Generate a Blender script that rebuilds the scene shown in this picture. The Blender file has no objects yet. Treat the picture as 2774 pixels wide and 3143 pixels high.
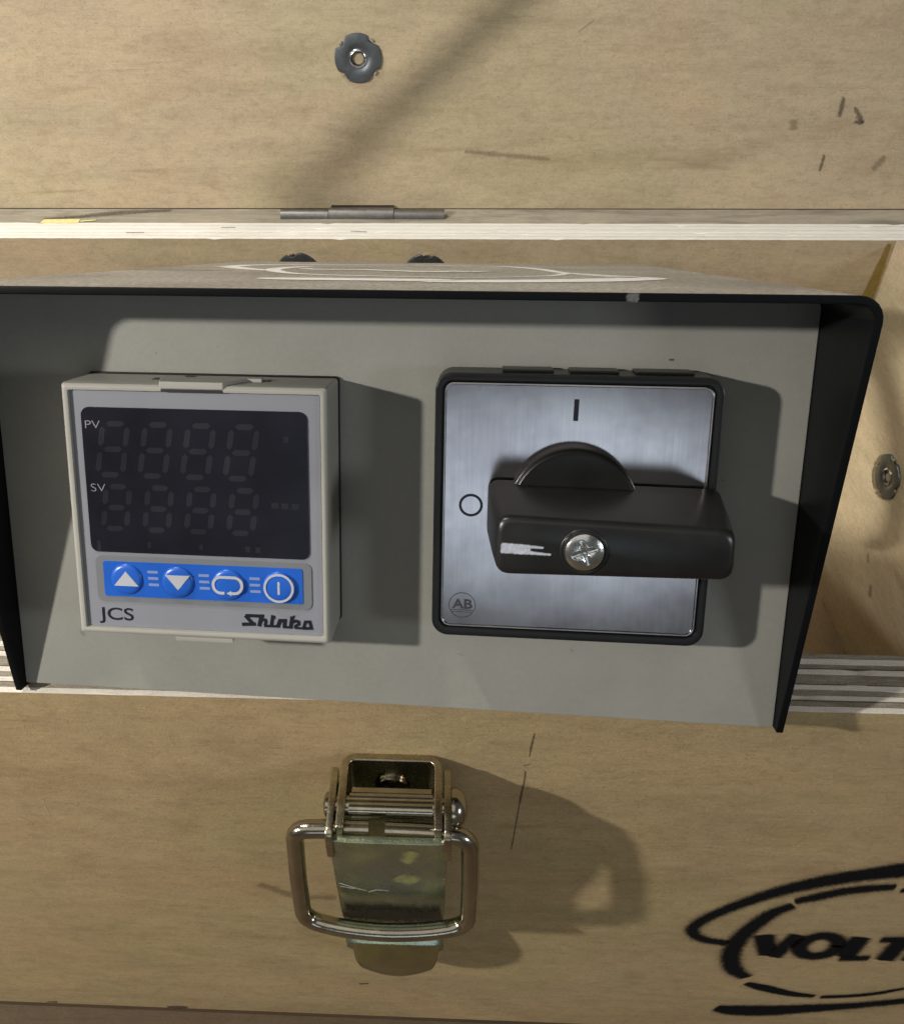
import bpy, bmesh, math, random
from mathutils import Vector, Matrix
random.seed(7)
R = math.radians
S = bpy.context.scene
C = S.collection
MM = 0.001

# ------------------------------------------------------------------ camera
# world frame = the crate: x along its front, y into its depth, z up; origin on the outer top edge of the front wall
def rot(w):
    w = Vector(w)
    return Matrix.Rotation(w.length, 3, w.normalized()) if w.length > 1e-9 else Matrix.Identity(3)
W_CAM = (0.2339913, -0.0965885, -0.0173978)
C_CAM = Vector((50.7458, 48.4527, 160.8331))
F_PX, CX, CY = 2705.13, 1223.27, 1390.63
W_BOX = (-1.1367868, 0.0463884, 0.0337909)
OB = Vector((30.0000, -43.9017, -3.4354))
RB = rot(W_BOX)
PANEL = (Matrix.Translation(-(RB.transposed() @ OB)) @ RB.transposed().to_4x4())          # panel mm -> crate mm
cam_d = bpy.data.cameras.new('camera')
cam = bpy.data.objects.new('camera', cam_d)
C.objects.link(cam)
S.camera = cam
mc = RB.transposed() @ rot(W_CAM).transposed()
cam.matrix_world = Matrix.Translation((RB.transposed() @ (C_CAM - OB)) * MM) @ mc.to_4x4()
cam_d.sensor_width = 36.0
cam_d.lens = F_PX * 36.0 / 3143.0
cam_d.shift_x = (1387.0 - CX) / 3143.0
cam_d.shift_y = (CY - 1571.5) / 3143.0
cam_d.clip_start = 0.005
cam_d.clip_end = 50.0
cam_d.dof.use_dof = False

# ------------------------------------------------------------------ light
W = bpy.data.worlds.new('World')
S.world = W
W.use_nodes = True
bg = W.node_tree.nodes['Background']
bg.inputs[0].default_value = (1.0, 0.98, 0.94, 1)
bg.inputs[1].default_value = 0.085

def aim(o, target):
    o.rotation_euler = (Vector(target) - o.location).to_track_quat('-Z', 'Y').to_euler()

ld = bpy.data.lights.new('work_lamp', 'POINT')                 # the small bright lamp to the left
ld.energy = 14.0
ld.color = (1.0, 0.94, 0.86)
ld.shadow_soft_size = 0.010
lamp = bpy.data.objects.new('work_lamp', ld)
lamp.location = (-0.447, -0.218, 0.289)
C.objects.link(lamp)

la = bpy.data.lights.new('doorway_daylight', 'AREA')           # the cool opening behind the photographer
la.shape = 'ELLIPSE'
la.size, la.size_y = 0.66, 0.29
la.energy = 0.60
la.color = (0.76, 0.88, 1.0)
door = bpy.data.objects.new('doorway_daylight', la)
door.location = (0.06, -1.2, 0.24)
C.objects.link(door)
aim(door, (0.06, 0.0, 0.1))

lc = bpy.data.lights.new('ceiling_light', 'AREA')              # broad soft light of the room, overhead in front
lc.shape = 'RECTANGLE'
lc.size, lc.size_y = 1.4, 1.0
lc.energy = 2.6
lc.color = (1.0, 0.95, 0.86)
ceil = bpy.data.objects.new('ceiling_light', lc)
ceil.location = (-0.25, -0.75, 1.35)
C.objects.link(ceil)
aim(ceil, (0.0, 0.1, 0.0))

l2 = bpy.data.lights.new('strip_light', 'POINT')                # cool room light above, to the right
l2.energy = 4.2
l2.color = (0.93, 0.97, 1.0)
l2.shadow_soft_size = 0.06
strip = bpy.data.objects.new('strip_light', l2)
strip.location = (0.60, -0.35, 0.244)
C.objects.link(strip)

l4 = bpy.data.lights.new('rear_fill', 'POINT')                  # added fill, no source seen: high behind left, lifts right wall and tops
l4.energy = 8.0
l4.color = (1.0, 0.96, 0.88)
l4.shadow_soft_size = 0.012
rear = bpy.data.objects.new('rear_fill', l4)
rear.location = (-0.300, 0.100, 0.600)
C.objects.link(rear)

l3 = bpy.data.lights.new('wall_fill_spot', 'SPOT')                      # added narrow spot, no source seen; brightens the crate's right wall
l3.energy = 75.0
l3.color = (1.0, 0.93, 0.80)
l3.spot_size = R(6.2)
l3.spot_blend = 0.35
l3.shadow_soft_size = 0.012
wall_fill_spot = bpy.data.objects.new('wall_fill_spot', l3)
wall_fill_spot.location = (0.040, -0.380, 0.400)
C.objects.link(wall_fill_spot)
aim(wall_fill_spot, (0.1935, 0.163, -0.058))

S.view_settings.view_transform = 'Standard'
S.view_settings.look = 'None'
S.view_settings.exposure = 0.0
S.view_settings.gamma = 1.0

# ------------------------------------------------------------------ materials
class NT:
    def __init__(s, name):
        s.m = bpy.data.materials.new(name); s.m.use_nodes = True
        s.t = s.m.node_tree; s.b = s.t.nodes['Principled BSDF']; s.out = s.t.nodes['Material Output']
    def n(s, typ, **kw):
        x = s.t.nodes.new(typ)
        for k, v in kw.items():
            if k in x.inputs.keys(): x.inputs[k].default_value = v
            else: setattr(x, k, v)
        return x
    def l(s, a, b): s.t.links.new(a, b)
    def coords(s, scale, loc=(0, 0, 0), rot_=(0, 0, 0)):
        tc = s.n('ShaderNodeTexCoord'); mp = s.n('ShaderNodeMapping')
        mp.inputs['Scale'].default_value = [v * 1000.0 for v in scale]
        mp.inputs['Location'].default_value = loc
        mp.inputs['Rotation'].default_value = rot_
        s.l(tc.outputs['Object'], mp.inputs['Vector'])
        return mp.outputs[0]
    def noise(s, scale, detail=3.0, rough=0.55, loc=(0, 0, 0), dist=0.0):
        x = s.n('ShaderNodeTexNoise'); x.inputs['Scale'].default_value = 1.0
        x.inputs['Detail'].default_value = detail; x.inputs['Roughness'].default_value = rough
        x.inputs['Distortion'].default_value = dist
        s.l(s.coords(scale, loc), x.inputs['Vector'])
        return x.outputs['Fac']
    def ramp(s, fac, stops, mode='LINEAR'):
        x = s.n('ShaderNodeValToRGB'); e = x.color_ramp.elements; x.color_ramp.interpolation = mode
        while len(e) > 1: e.remove(e[-1])
        e[0].position = stops[0][0]; e[0].color = (*stops[0][1], 1)
        for p, c in stops[1:]:
            q = e.new(p); q.color = (*c, 1)
        s.l(fac, x.inputs['Fac'])
        return x.outputs['Color']
    def mix(s, fac, a, b, mode='MIX'):
        x = s.n('ShaderNodeMix'); x.data_type = 'RGBA'; x.blend_type = mode
        for sock, v in ((0, fac), (6, a), (7, b)):
            if hasattr(v, 'node'): s.l(v, x.inputs[sock])
            elif sock == 0: x.inputs[0].default_value = v
            else: x.inputs[sock].default_value = (*v, 1)
        return x.outputs[2]
    def math(s, op, a, b=0.0, clamp=False):
        x = s.n('ShaderNodeMath'); x.operation = op; x.use_clamp = clamp
        for i, v in enumerate((a, b)):
            if hasattr(v, 'node'): s.l(v, x.inputs[i])
            else: x.inputs[i].default_value = v
        return x.outputs[0]
    def bump(s, h, strength, dist):
        x = s.n('ShaderNodeBump'); x.inputs['Strength'].default_value = strength; x.inputs['Distance'].default_value = dist * MM
        s.l(h, x.inputs['Height']); s.l(x.outputs[0], s.b.inputs['Normal'])
    def set(s, **kw):
        for k, v in kw.items():
            i = s.b.inputs[k.replace('_', ' ')]
            if hasattr(v, 'node'): s.l(v, i)
            elif isinstance(v, tuple): i.default_value = (*v, 1) if len(v) == 3 else v
            else: i.default_value = v
        return s.m

def g3(v): return (v, v, v)

def plywood(name, base, light=None, axis=0, tint=1.0, fibre=1.0, off=(0, 0, 0)):
    """rotary cut veneer face: soft grain along one axis, fuzzy fibres, broad tint patches, a few pores"""
    t = NT(name)
    def sc(a, b): return [a if i == axis else b for i in range(3)]
    bands = t.noise(sc(0.011, 0.060), 5, 0.6, off, 1.2)
    streak = t.noise(sc(0.09, 1.25), 5, 0.68, off, 0.7)
    fuzz = t.noise(sc(1.0, 1.35), 5, 0.72, off, 1.4)
    mid = t.noise(sc(0.16, 0.30), 4, 0.62, (off[1], off[0], off[2]), 0.8)
    patch = t.noise(sc(0.012, 0.020), 3, 0.55, (3.1+off[0], 7.7, 1.3), 0.7)
    patch2 = t.noise(sc(0.04, 0.07), 3, 0.55, (9.1, 2.7+off[1], 5.3))
    b = base
    c = t.ramp(bands, [(0.28, (b[0]*0.86, b[1]*0.84, b[2]*0.80)), (0.5, b), (0.74, (b[0]*1.09, b[1]*1.08, b[2]*1.05))])
    c = t.mix(0.60*tint, c, t.ramp(patch, [(0.34, (0.92, 0.99, 0.91)), (0.5, (1.0, 1.0, 1.0)), (0.66, (1.05, 0.985, 0.97))]), 'MULTIPLY')
    c = t.mix(0.55, c, t.ramp(patch2, [(0.3, g3(0.87)), (0.55, g3(1.0)), (0.75, (1.08, 1.06, 1.0))]), 'MULTIPLY')
    c = t.mix(0.55, c, t.ramp(mid, [(0.3, (0.80, 0.78, 0.74)), (0.5, g3(1.0)), (0.72, (1.12, 1.11, 1.08))]), 'MULTIPLY')
    c = t.mix(0.5, c, t.ramp(streak, [(0.26, (0.70, 0.66, 0.60)), (0.45, g3(0.97)), (0.7, g3(1.07))]), 'MULTIPLY')
    c = t.mix(0.85*fibre, c, t.ramp(fuzz, [(0.34, (0.70, 0.67, 0.62)), (0.45, g3(0.97)), (0.58, g3(1.03)), (0.68, (1.24, 1.23, 1.20))]), 'MULTIPLY')
    # dark mineral streaks, soft and few
    dk = t.noise(sc(0.018, 0.16), 4, 0.6, (off[2]+4.4, off[0]+1.2, off[1]+6.1), 0.6)
    c = t.mix(t.math('MULTIPLY', t.ramp(dk, [(0.645, g3(0.0)), (0.75, g3(1.0))]), 0.38), c, (b[0]*0.50, b[1]*0.42, b[2]*0.34))
    # short dark pores and pale raised fibres
    vo = t.n('ShaderNodeTexVoronoi'); vo.inputs['Scale'].default_value = 1.0; vo.inputs['Randomness'].default_value = 1.0
    t.l(t.coords(sc(0.13, 0.42), off), vo.inputs['Vector'])
    gate = t.noise((0.05, 0.05, 0.05), 2, 0.5, (1.0, 4.0, 2.0))
    sp = t.math('MULTIPLY', t.ramp(vo.outputs['Distance'], [(0.03, g3(1.0)), (0.13, g3(0.0))]), t.ramp(gate, [(0.48, g3(0.0)), (0.6, g3(1.0))]))
    c = t.mix(t.math('MULTIPLY', sp, 0.6), c, (b[0]*0.42, b[1]*0.36, b[2]*0.3))
    tick = None
    for scl, rt_ in (((0.62, 0.20, 0.20), (0.2, 0.9, 0.5)), ((0.24, 0.70, 0.55), (0.1, 0.35, 0.3)), ((0.55, 0.30, 0.26), (0.4, -0.7, 0.6))):
        v2 = t.n('ShaderNodeTexVoronoi'); v2.inputs['Scale'].default_value = 1.0
        t.l(t.coords(scl, (4.2, 1.7, 8.8), rt_), v2.inputs['Vector'])
        q = t.ramp(v2.outputs['Distance'], [(0.02, g3(1.0)), (0.13, g3(0.0))])
        tick = q if tick is None else t.math('MAXIMUM', tick, q)
    sp2 = tick
    g2 = t.noise((0.035, 0.035, 0.035), 3, 0.6, (6.0, 1.0, 3.0))
    c = t.mix(t.math('MULTIPLY', t.math('MULTIPLY', sp2, 0.42*fibre), t.ramp(g2, [(0.35, g3(0.25)), (0.6, g3(1.0))])), c, (min(1, b[0]*1.55), min(1, b[1]*1.55), min(1, b[2]*1.55)))
    h = t.math('ADD', t.math('MULTIPLY', fuzz, 0.8), t.math('MULTIPLY', streak, 0.45))
    t.bump(h, 0.6, 0.3)
    t.set(Base_Color=c, Roughness=0.62)
    t.b.inputs['Specular IOR Level'].default_value = 0.28
    return t.m

def endgrain(name, base, contrast=0.3):
    t = NT(name)
    a = t.noise((0.25, 3.0, 3.0), 4, 0.6); f = t.noise((2.2, 2.6, 2.6), 4, 0.75); lo = t.noise((0.05, 0.4, 0.4), 4, 0.65, (3, 1, 2), 0.5)
    c = t.ramp(a, [(0.3, tuple(v*(1-contrast) for v in base)), (0.6, base), (0.8, tuple(min(1, v*1.1) for v in base))])
    c = t.mix(0.75, c, t.ramp(f, [(0.32, g3(1-contrast*1.4)), (0.52, g3(1.0)), (0.7, g3(1.12))]), 'MULTIPLY')
    c = t.mix(min(1.0, contrast*2.6), c, t.ramp(lo, [(0.36, (0.74, 0.68, 0.58)), (0.52, g3(1.0)), (0.7, (1.08, 1.08, 1.06))]), 'MULTIPLY')
    t.bump(f, 0.9, 0.3)
    t.set(Base_Color=c, Roughness=0.75)
    t.b.inputs['Specular IOR Level'].default_value = 0.2
    return t.m

def painted(name, base, rough=0.5, mottle=0.08, grit=0.0, spec=0.4, gritscale=2.2, dust=None):
    t = NT(name)
    a = t.noise((0.06, 0.06, 0.06), 3, 0.6); f = t.noise((gritscale, gritscale, gritscale), 2, 0.6)
    c = t.ramp(a, [(0.3, tuple(v*(1-mottle) for v in base)), (0.7, tuple(v*(1+mottle) for v in base))])
    if dust:
        d = t.noise((0.9, 0.9, 0.9), 5, 0.75, (5, 5, 5)); d2 = t.noise((0.03, 0.03, 0.03), 3, 0.6, (2, 8, 1))
        k = t.math('MULTIPLY', t.ramp(d, [(0.40, g3(0.25)), (0.68, g3(1.0))]), t.ramp(d2, [(0.3, g3(0.55)), (0.65, g3(1.0))]))
        c = t.mix(t.math('MULTIPLY', k, dust[1]), c, dust[0])
    rr = t.math('ADD', t.math('MULTIPLY', a, 0.16), rough - 0.08)
    if grit: t.bump(f, grit, 0.08)
    t.set(Base_Color=c, Roughness=rr)
    t.b.inputs['Specular IOR Level'].default_value = spec
    return t.m

def metal(name, base, rough=0.3, var=0.2, tint=None, bumpy=0.15, scale=0.35, fine=0.6, depth=0.12):
    t = NT(name)
    a = t.noise((scale, scale, scale), 4, 0.65); b = t.noise((3.0, 3.0, 3.0), 3, 0.6, (1, 2, 3))
    c = t.ramp(a, [(0.3, tuple(v*(1-var) for v in base)), (0.68, tuple(min(1, v*(1+var)) for v in base))])
    if tint:
        d = t.noise((0.07, 0.07, 0.07), 3, 0.6, (8, 1, 4))
        c = t.mix(t.ramp(d, [(0.35, g3(0.0)), (0.65, g3(0.85))]), c, tint)
    t.bump(t.math('ADD', a, t.math('MULTIPLY', b, fine)), bumpy, depth)
    t.set(Base_Color=c, Metallic=1.0, Roughness=t.math('ADD', t.math('MULTIPLY', b, 0.2), rough - 0.1))
    return t.m

def decal(name, col, speckle=0.35, rough=0.55, sc=2.6, strength=1.0, spec=0.3):
    """paint or dirt laid on a surface: covers by the mesh's own 'paint' attribute, broken up by grain"""
    t = NT(name)
    at = t.n('ShaderNodeAttribute'); at.attribute_name = 'paint'
    f = t.noise((sc, sc, sc), 3, 0.7); f2 = t.noise((sc*0.25, sc*0.25, sc*0.25), 2, 0.6, (3, 3, 3))
    a = t.math('ADD', at.outputs['Fac'], t.math('MULTIPLY', t.math('SUBTRACT', f, 0.5), speckle*1.6))
    a = t.math('ADD', a, t.math('MULTIPLY', t.math('SUBTRACT', f2, 0.5), speckle*0.6))
    sm = t.n('ShaderNodeMapRange'); sm.interpolation_type = 'SMOOTHSTEP'
    sm.inputs['From Min'].default_value = 0.06; sm.inputs['From Max'].default_value = 0.94
    t.l(a, sm.inputs['Value'])
    fac = t.math('MULTIPLY', t.math('MULTIPLY', sm.outputs[0], strength), t.math('GREATER_THAN', at.outputs['Fac'], 0.004))
    cc = t.ramp(f, [(0.3, tuple(v*0.8 for v in col)), (0.7, tuple(min(1, v*1.15) for v in col))])
    t.set(Base_Color=cc, Roughness=rough, Alpha=fac)
    t.b.inputs['Specular IOR Level'].default_value = spec
    return t.m

def plain(name, col, rough=0.5, metallic=0.0, spec=0.5):
    t = NT(name)
    f = t.noise((1.3, 1.3, 1.3), 3, 0.6)
    c = t.ramp(f, [(0.3, tuple(v*0.9 for v in col)), (0.7, tuple(min(1, v*1.1) for v in col))])
    t.set(Base_Color=c, Roughness=rough, Metallic=metallic)
    t.b.inputs['Specular IOR Level'].default_value = spec
    return t.m

M_LID = plywood('plywood_lid', (0.465, 0.382, 0.262))
M_FRONT = plywood('plywood_front', (0.420, 0.320, 0.180), off=(13.0, 4.0, 9.0))
M_BACK = plywood('plywood_back', (0.40, 0.325, 0.215), off=(5.0, 14.0, 2.0))
M_SIDE = plywood('plywood_side', (0.52, 0.44, 0.31), axis=1, off=(1.0, 6.0, 12.0))
M_FLOOR = plywood('plywood_floor', (0.36, 0.28, 0.19), axis=1, off=(11.0, 16.0, 2.0))
M_WHITE = endgrain('ply_edge_pale', (0.86, 0.81, 0.72), 0.10)
M_GREY = endgrain('ply_edge_end_grain', (0.40, 0.355, 0.29), 0.32)
M_GLUE = endgrain('ply_glue_line', (0.17, 0.13, 0.09), 0.3)
M_WHITE2 = endgrain('ply_edge_bright', (0.93, 0.92, 0.88), 0.05)
M_CREAM2 = endgrain('ply_edge_bright_core', (0.86, 0.84, 0.78), 0.07)
M_RAIL = plywood('weathered_rail', (0.42, 0.385, 0.32), off=(7.0, 3.0, 21.0), tint=0.6, fibre=0.6)
nt = M_RAIL.node_tree; pb = nt.nodes['Principled BSDF']; src = pb.inputs['Base Color'].links[0].from_socket
rt = NT('tmp'); bpy.data.materials.remove(rt.m); rt = NT.__new__(NT); rt.m = M_RAIL; rt.t = nt; rt.b = pb
bl = rt.noise((0.022, 0.12, 0.12), 4, 0.65, (2.0, 5.0, 1.0), 1.0)
nt.links.new(rt.mix(rt.math('MULTIPLY', rt.ramp(bl, [(0.47, g3(0.0)), (0.66, g3(1.0))]), 0.62), src, (0.15, 0.14, 0.12)), pb.inputs['Base Color'])
M_GREYPAINT = painted('grey_panel_paint', (0.238, 0.240, 0.216), 0.52, 0.06, 0.4, 0.35, 2.0, dust=((0.33, 0.32, 0.285), 0.30))
M_BLACK = painted('black_powder_coat', (0.0032, 0.0038, 0.0045), 0.45, 0.2, 0.3, 0.12, 3.0)
M_DUSTY = painted('dusty_black_top', (0.030, 0.029, 0.027), 0.42, 0.2, 0.4, 0.5, 3.0, dust=((0.78, 0.75, 0.69), 0.92))
M_BEZEL = painted('pale_grey_plastic', (0.33, 0.325, 0.29), 0.5, 0.05, 0.3, 0.4, 3.5)
M_FACE = painted('silver_grey_label', (0.215, 0.225, 0.255), 0.45, 0.04, 0.2, 0.4, 6.0)
M_KEYS = painted('grey_keypad_border', (0.155, 0.165, 0.178), 0.5, 0.05, 0.15, 0.4, 5.0)
M_BLUE = painted('blue_membrane', (0.012, 0.098, 0.48), 0.33, 0.12, 0.12, 0.5, 3.0)
M_ICON = painted('pale_key_print', (0.42, 0.43, 0.47), 0.45, 0.08, 0.0, 0.4, 3.0)
M_DASH = painted('faded_key_print', (0.19, 0.25, 0.46), 0.45, 0.08, 0.0, 0.4, 3.0)
M_SCREEN = painted('dark_display_window', (0.0100, 0.0105, 0.0165), 0.22, 0.25, 0.0, 0.45, 2.0)
M_SEG = painted('unlit_digit_segment', (0.0185, 0.0185, 0.0255), 0.3, 0.3, 0.0, 0.4, 2.0)
M_PVSV = painted('display_print', (0.26, 0.24, 0.30), 0.5, 0.2, 0.0, 0.4, 2.0)
M_INK = painted('navy_black_ink', (0.008, 0.010, 0.017), 0.4, 0.2, 0.0, 0.4, 2.0)
M_BLKPL = painted('black_plastic', (0.0075, 0.0078, 0.0080), 0.36, 0.25, 0.15, 0.35, 2.4)
M_HANDLE = painted('worn_black_plastic', (0.0100, 0.0102, 0.0102), 0.33, 0.4, 0.22, 0.45, 1.2)
M_ETCH = painted('etched_mark', (0.035, 0.038, 0.045), 0.5, 0.2, 0.0, 0.4, 2.0)
M_WHITEMARK = decal('white_pointer_paint', (0.42, 0.45, 0.52), 0.6, 0.5, 1.3)
M_ZINC = metal('zinc_plate', (0.155, 0.175, 0.195), 0.45, 0.18, None, 0.2)
M_ZINCB = metal('zinc_bright', (0.62, 0.63, 0.64), 0.22, 0.15, None, 0.1)
M_DARK = plain('dark_bore', (0.012, 0.012, 0.013), 0.5)
M_LATCH = metal('yellow_zinc_green', (0.42, 0.48, 0.29), 0.25, 0.35, (0.33, 0.37, 0.33), 0.5, 0.13, 0.03, 0.35)
M_LATCH.node_tree.nodes['Principled BSDF'].inputs['Metallic'].default_value = 0.93
M_TONGUE = metal('yellow_zinc_bright', (0.52, 0.58, 0.30), 0.16, 0.2, (0.42, 0.38, 0.34), 0.9, 0.13, 0.03, 0.4)
M_LATCH2 = metal('yellow_zinc_bronze', (0.46, 0.43, 0.33), 0.18, 0.22, (0.38, 0.34, 0.29), 0.3, 0.3, 0.25)
M_LATCH3 = metal('yellow_zinc_olive', (0.50, 0.47, 0.32), 0.26, 0.25, (0.30, 0.24, 0.20), 0.2, 0.3)
M_HINGE = metal('grey_steel', (0.27, 0.265, 0.26), 0.42, 0.15, None, 0.2)
M_SCREWM = metal('bright_screw', (0.66, 0.68, 0.66), 0.2, 0.2, None, 0.3)
M_SPRAY = decal('black_spray_paint', (0.0065, 0.0072, 0.0100), 0.55, 0.6, 1.8, 1.0, 0.08)
M_WLOGO = decal('white_print', (0.93, 0.92, 0.88), 0.45, 0.6, 1.2)
M_STAIN = decal('dark_stain', (0.085, 0.07, 0.052), 1.0, 0.7, 1.0, 0.5)
M_STAIN2 = decal('soft_brown_stain', (0.19, 0.14, 0.085), 1.0, 0.7, 0.8, 0.32)
M_CRACK = decal('dark_crack', (0.06, 0.043, 0.026), 1.2, 0.8, 1.4, 0.6)
M_SCRATCH = decal('pale_scratch', (0.60, 0.50, 0.36), 0.9, 0.7, 2.0, 0.45)
M_YELLOW = decal('yellow_glue', (0.86, 0.78, 0.36), 0.4, 0.5, 0.8, 1.0)
M_GLUEBR = decal('amber_glue', (0.26, 0.175, 0.035), 0.5, 0.35, 0.5, 0.7)
M_WEAR = decal('bare_metal_wear', (0.16, 0.16, 0.155), 1.0, 0.5, 2.0, 0.6)
M_HAIR = decal('pale_fibre', (0.75, 0.75, 0.70), 0.6, 0.6, 2.0, 0.8)
M_DARKREFL = decal('painted_dark_reflection', (0.020, 0.017, 0.014), 1.0, 0.45, 1.0, 0.9)  # colour of the dark reflection painted on the latch lever
M_GLINT = decal('painted_yellow_glint', (0.55, 0.56, 0.20), 0.9, 0.25, 0.5, 0.4)  # colour of the lamp glints painted on the latch lever
M_SMUDGE = decal('grey_smudge', (0.10, 0.105, 0.09), 1.0, 0.5, 1.2, 0.22)
M_GROUND = plywood('brown_ground', (0.115, 0.082, 0.05), off=(2.0, 22.0, 6.0))
M_SHADOWCORD = plain('shadow_cord_black', (0.012, 0.012, 0.012), 0.55)

# brushed aluminium of the switch plate
t = NT('brushed_aluminium')
br = t.noise((4.0, 0.09, 1.0), 4, 0.7); br2 = t.noise((1.2, 0.05, 1.0), 3, 0.6, (4, 4, 4)); pa = t.noise((0.09, 0.09, 0.09), 3, 0.6)
cc = t.ramp(br, [(0.25, (0.455, 0.44, 0.45)), (0.75, (0.505, 0.49, 0.50))])
cc = t.mix(0.9, cc, t.ramp(pa, [(0.34, (0.78, 0.76, 0.78)), (0.62, (1.08, 1.08, 1.08))]), 'MULTIPLY')
t.bump(t.math('ADD', br, br2), 0.03, 0.03)
M_ALU = t.set(Base_Color=cc, Metallic=1.0, Roughness=t.math('ADD', t.math('MULTIPLY', br2, 0.06), 0.15))
t.b.inputs['Anisotropic'].default_value = 0.35

# ------------------------------------------------------------------ mesh helpers (all sizes in millimetres)
def link(name, me, mat, parent=None):
    o = bpy.data.objects.new(name, me)
    C.objects.link(o)
    if mat is not None:
        for m in (mat if isinstance(mat, (list, tuple)) else [mat]): me.materials.append(m)
    if parent: o.parent = parent
    return o

def finish(bm, name, mat, parent=None, bevel=0.0, seg=2, ang=40, smooth=True, sharp=38):
    bmesh.ops.remove_doubles(bm, verts=bm.verts, dist=1e-5)
    bmesh.ops.recalc_face_normals(bm, faces=bm.faces)
    if bevel > 0:
        es = [e for e in bm.edges if len(e.link_faces) == 2 and e.calc_face_angle(0) > R(ang)]
        bmesh.ops.bevel(bm, geom=es, offset=bevel, segments=seg, profile=0.5, affect='EDGES', clamp_overlap=True)
    bmesh.ops.scale(bm, vec=(MM, MM, MM), verts=bm.verts)
    me = bpy.data.meshes.new(name)
    bm.to_mesh(me); bm.free()
    if smooth:
        for p in me.polygons: p.use_smooth = True
        me.set_sharp_from_angle(angle=R(sharp))
    o = link(name, me, mat, parent)
    if bevel > 0 and smooth:
        w = o.modifiers.new('normals', 'WEIGHTED_NORMAL'); w.keep_sharp = True; w.weight = 80
    return o

def box_into(bm, x0, x1, y0, y1, z0, z1):
    vs = [bm.verts.new(p) for p in ((x0,y0,z0),(x1,y0,z0),(x1,y1,z0),(x0,y1,z0),(x0,y0,z1),(x1,y0,z1),(x1,y1,z1),(x0,y1,z1))]
    for f in ((0,3,2,1),(4,5,6,7),(0,1,5,4),(1,2,6,5),(2,3,7,6),(3,0,4,7)): bm.faces.new([vs[i] for i in f])

def box(name, x0, x1, y0, y1, z0, z1, mat, parent=None, bevel=0.0, seg=2):
    bm = bmesh.new(); box_into(bm, x0, x1, y0, y1, z0, z1)
    return finish(bm, name, mat, parent, bevel, seg)

def rrect(cx, cy, w, h, r, n=6):
    pts = []
    for sx, sy, a0 in ((1, 1, 0), (-1, 1, 90), (-1, -1, 180), (1, -1, 270)):
        for k in range(n + 1):
            a = R(a0 + 90.0 * k / n)
            pts.append((cx + sx*(w/2 - r) + r*math.cos(a), cy + sy*(h/2 - r) + r*math.sin(a)))
    return pts

def circle(cx, cy, r, n=32, a0=0.0, a1=360.0, ry=None):
    full = abs(a1 - a0) >= 359.9
    m = n if full else n + 1
    return [(cx + r*math.cos(R(a0 + (a1-a0)*k/n)), cy + (ry or r)*math.sin(R(a0 + (a1-a0)*k/n))) for k in range(m)]

def prism_into(bm, pts, z0, z1, fn=None):
    fn = fn or (lambda x, y, z: (x, y, z))
    a = [bm.verts.new(fn(x, y, z0)) for x, y in pts]; b = [bm.verts.new(fn(x, y, z1)) for x, y in pts]
    bm.faces.new(list(reversed(a))); bm.faces.new(b)
    n = len(pts)
    for i in range(n): bm.faces.new((a[i], a[(i+1) % n], b[(i+1) % n], b[i]))

def prism(name, pts, z0, z1, mat, parent=None, bevel=0.0, seg=2, fn=None, ang=60):
    bm = bmesh.new(); prism_into(bm, pts, z0, z1, fn)
    return finish(bm, name, mat, parent, bevel, seg, ang)

def ring_into(bm, outer, inner, z0, z1):
    n = len(outer)
    v = [[bm.verts.new((x, y, z)) for x, y in L] for L in (outer, inner) for z in (z0, z1)]
    o0, o1, i0, i1 = v
    for k in range(n):
        j = (k+1) % n
        bm.faces.new((o0[k], o0[j], o1[j], o1[k])); bm.faces.new((i0[j], i0[k], i1[k], i1[j]))
        bm.faces.new((o1[k], o1[j], i1[j], i1[k])); bm.faces.new((o0[j], o0[k], i0[k], i0[j]))

def ring(name, outer, inner, z0, z1, mat, parent=None, bevel=0.0, seg=2, ang=60):
    bm = bmesh.new(); ring_into(bm, outer, inner, z0, z1)
    return finish(bm, name, mat, parent, bevel, seg, ang)

def lathe_into(bm, prof, axis_fn, n=28):
    rows = []
    for r, h in prof:
        if r < 1e-6: rows.append([bm.verts.new(axis_fn(0, 0, h))])
        else: rows.append([bm.verts.new(axis_fn(r*math.cos(2*math.pi*k/n), r*math.sin(2*math.pi*k/n), h)) for k in range(n)])
    for a, b in zip(rows, rows[1:]):
        for k in range(n):
            j = (k+1) % n
            if len(a) == 1 and len(b) == 1: continue
            if len(a) == 1: bm.faces.new((a[0], b[k], b[j]))
            elif len(b) == 1: bm.faces.new((a[k], a[j], b[0]))
            else: bm.faces.new((a[k], a[j], b[j], b[k]))

def lathe(name, prof, axis_fn, mat, parent=None, n=28, sharp=38):
    bm = bmesh.new(); lathe_into(bm, prof, axis_fn, n)
    return finish(bm, name, mat, parent, sharp=sharp)

def smooth_path(P, n=6, closed=False):
    P = [tuple(p) for p in P]; out = []; N = len(P)
    if N < 3: 
        return [tuple(P[0][k] + (P[1][k]-P[0][k])*i/n for k in range(len(P[0]))) for i in range(n+1)]
    rng = range(N) if closed else range(N-1)
    for i in rng:
        if closed: p0, p1, p2, p3 = P[(i-1) % N], P[i], P[(i+1) % N], P[(i+2) % N]
        else: p0, p1, p2, p3 = P[max(i-1, 0)], P[i], P[i+1], P[min(i+2, N-1)]
        for k in range(n):
            s = k/n
            out.append(tuple(0.5*((2*b) + (c-a)*s + (2*a-5*b+4*c-d)*s*s + (3*b-a-3*c+d)*s**3) for a, b, c, d in zip(p0, p1, p2, p3)))
    if not closed: out.append(P[-1])
    return out

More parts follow.
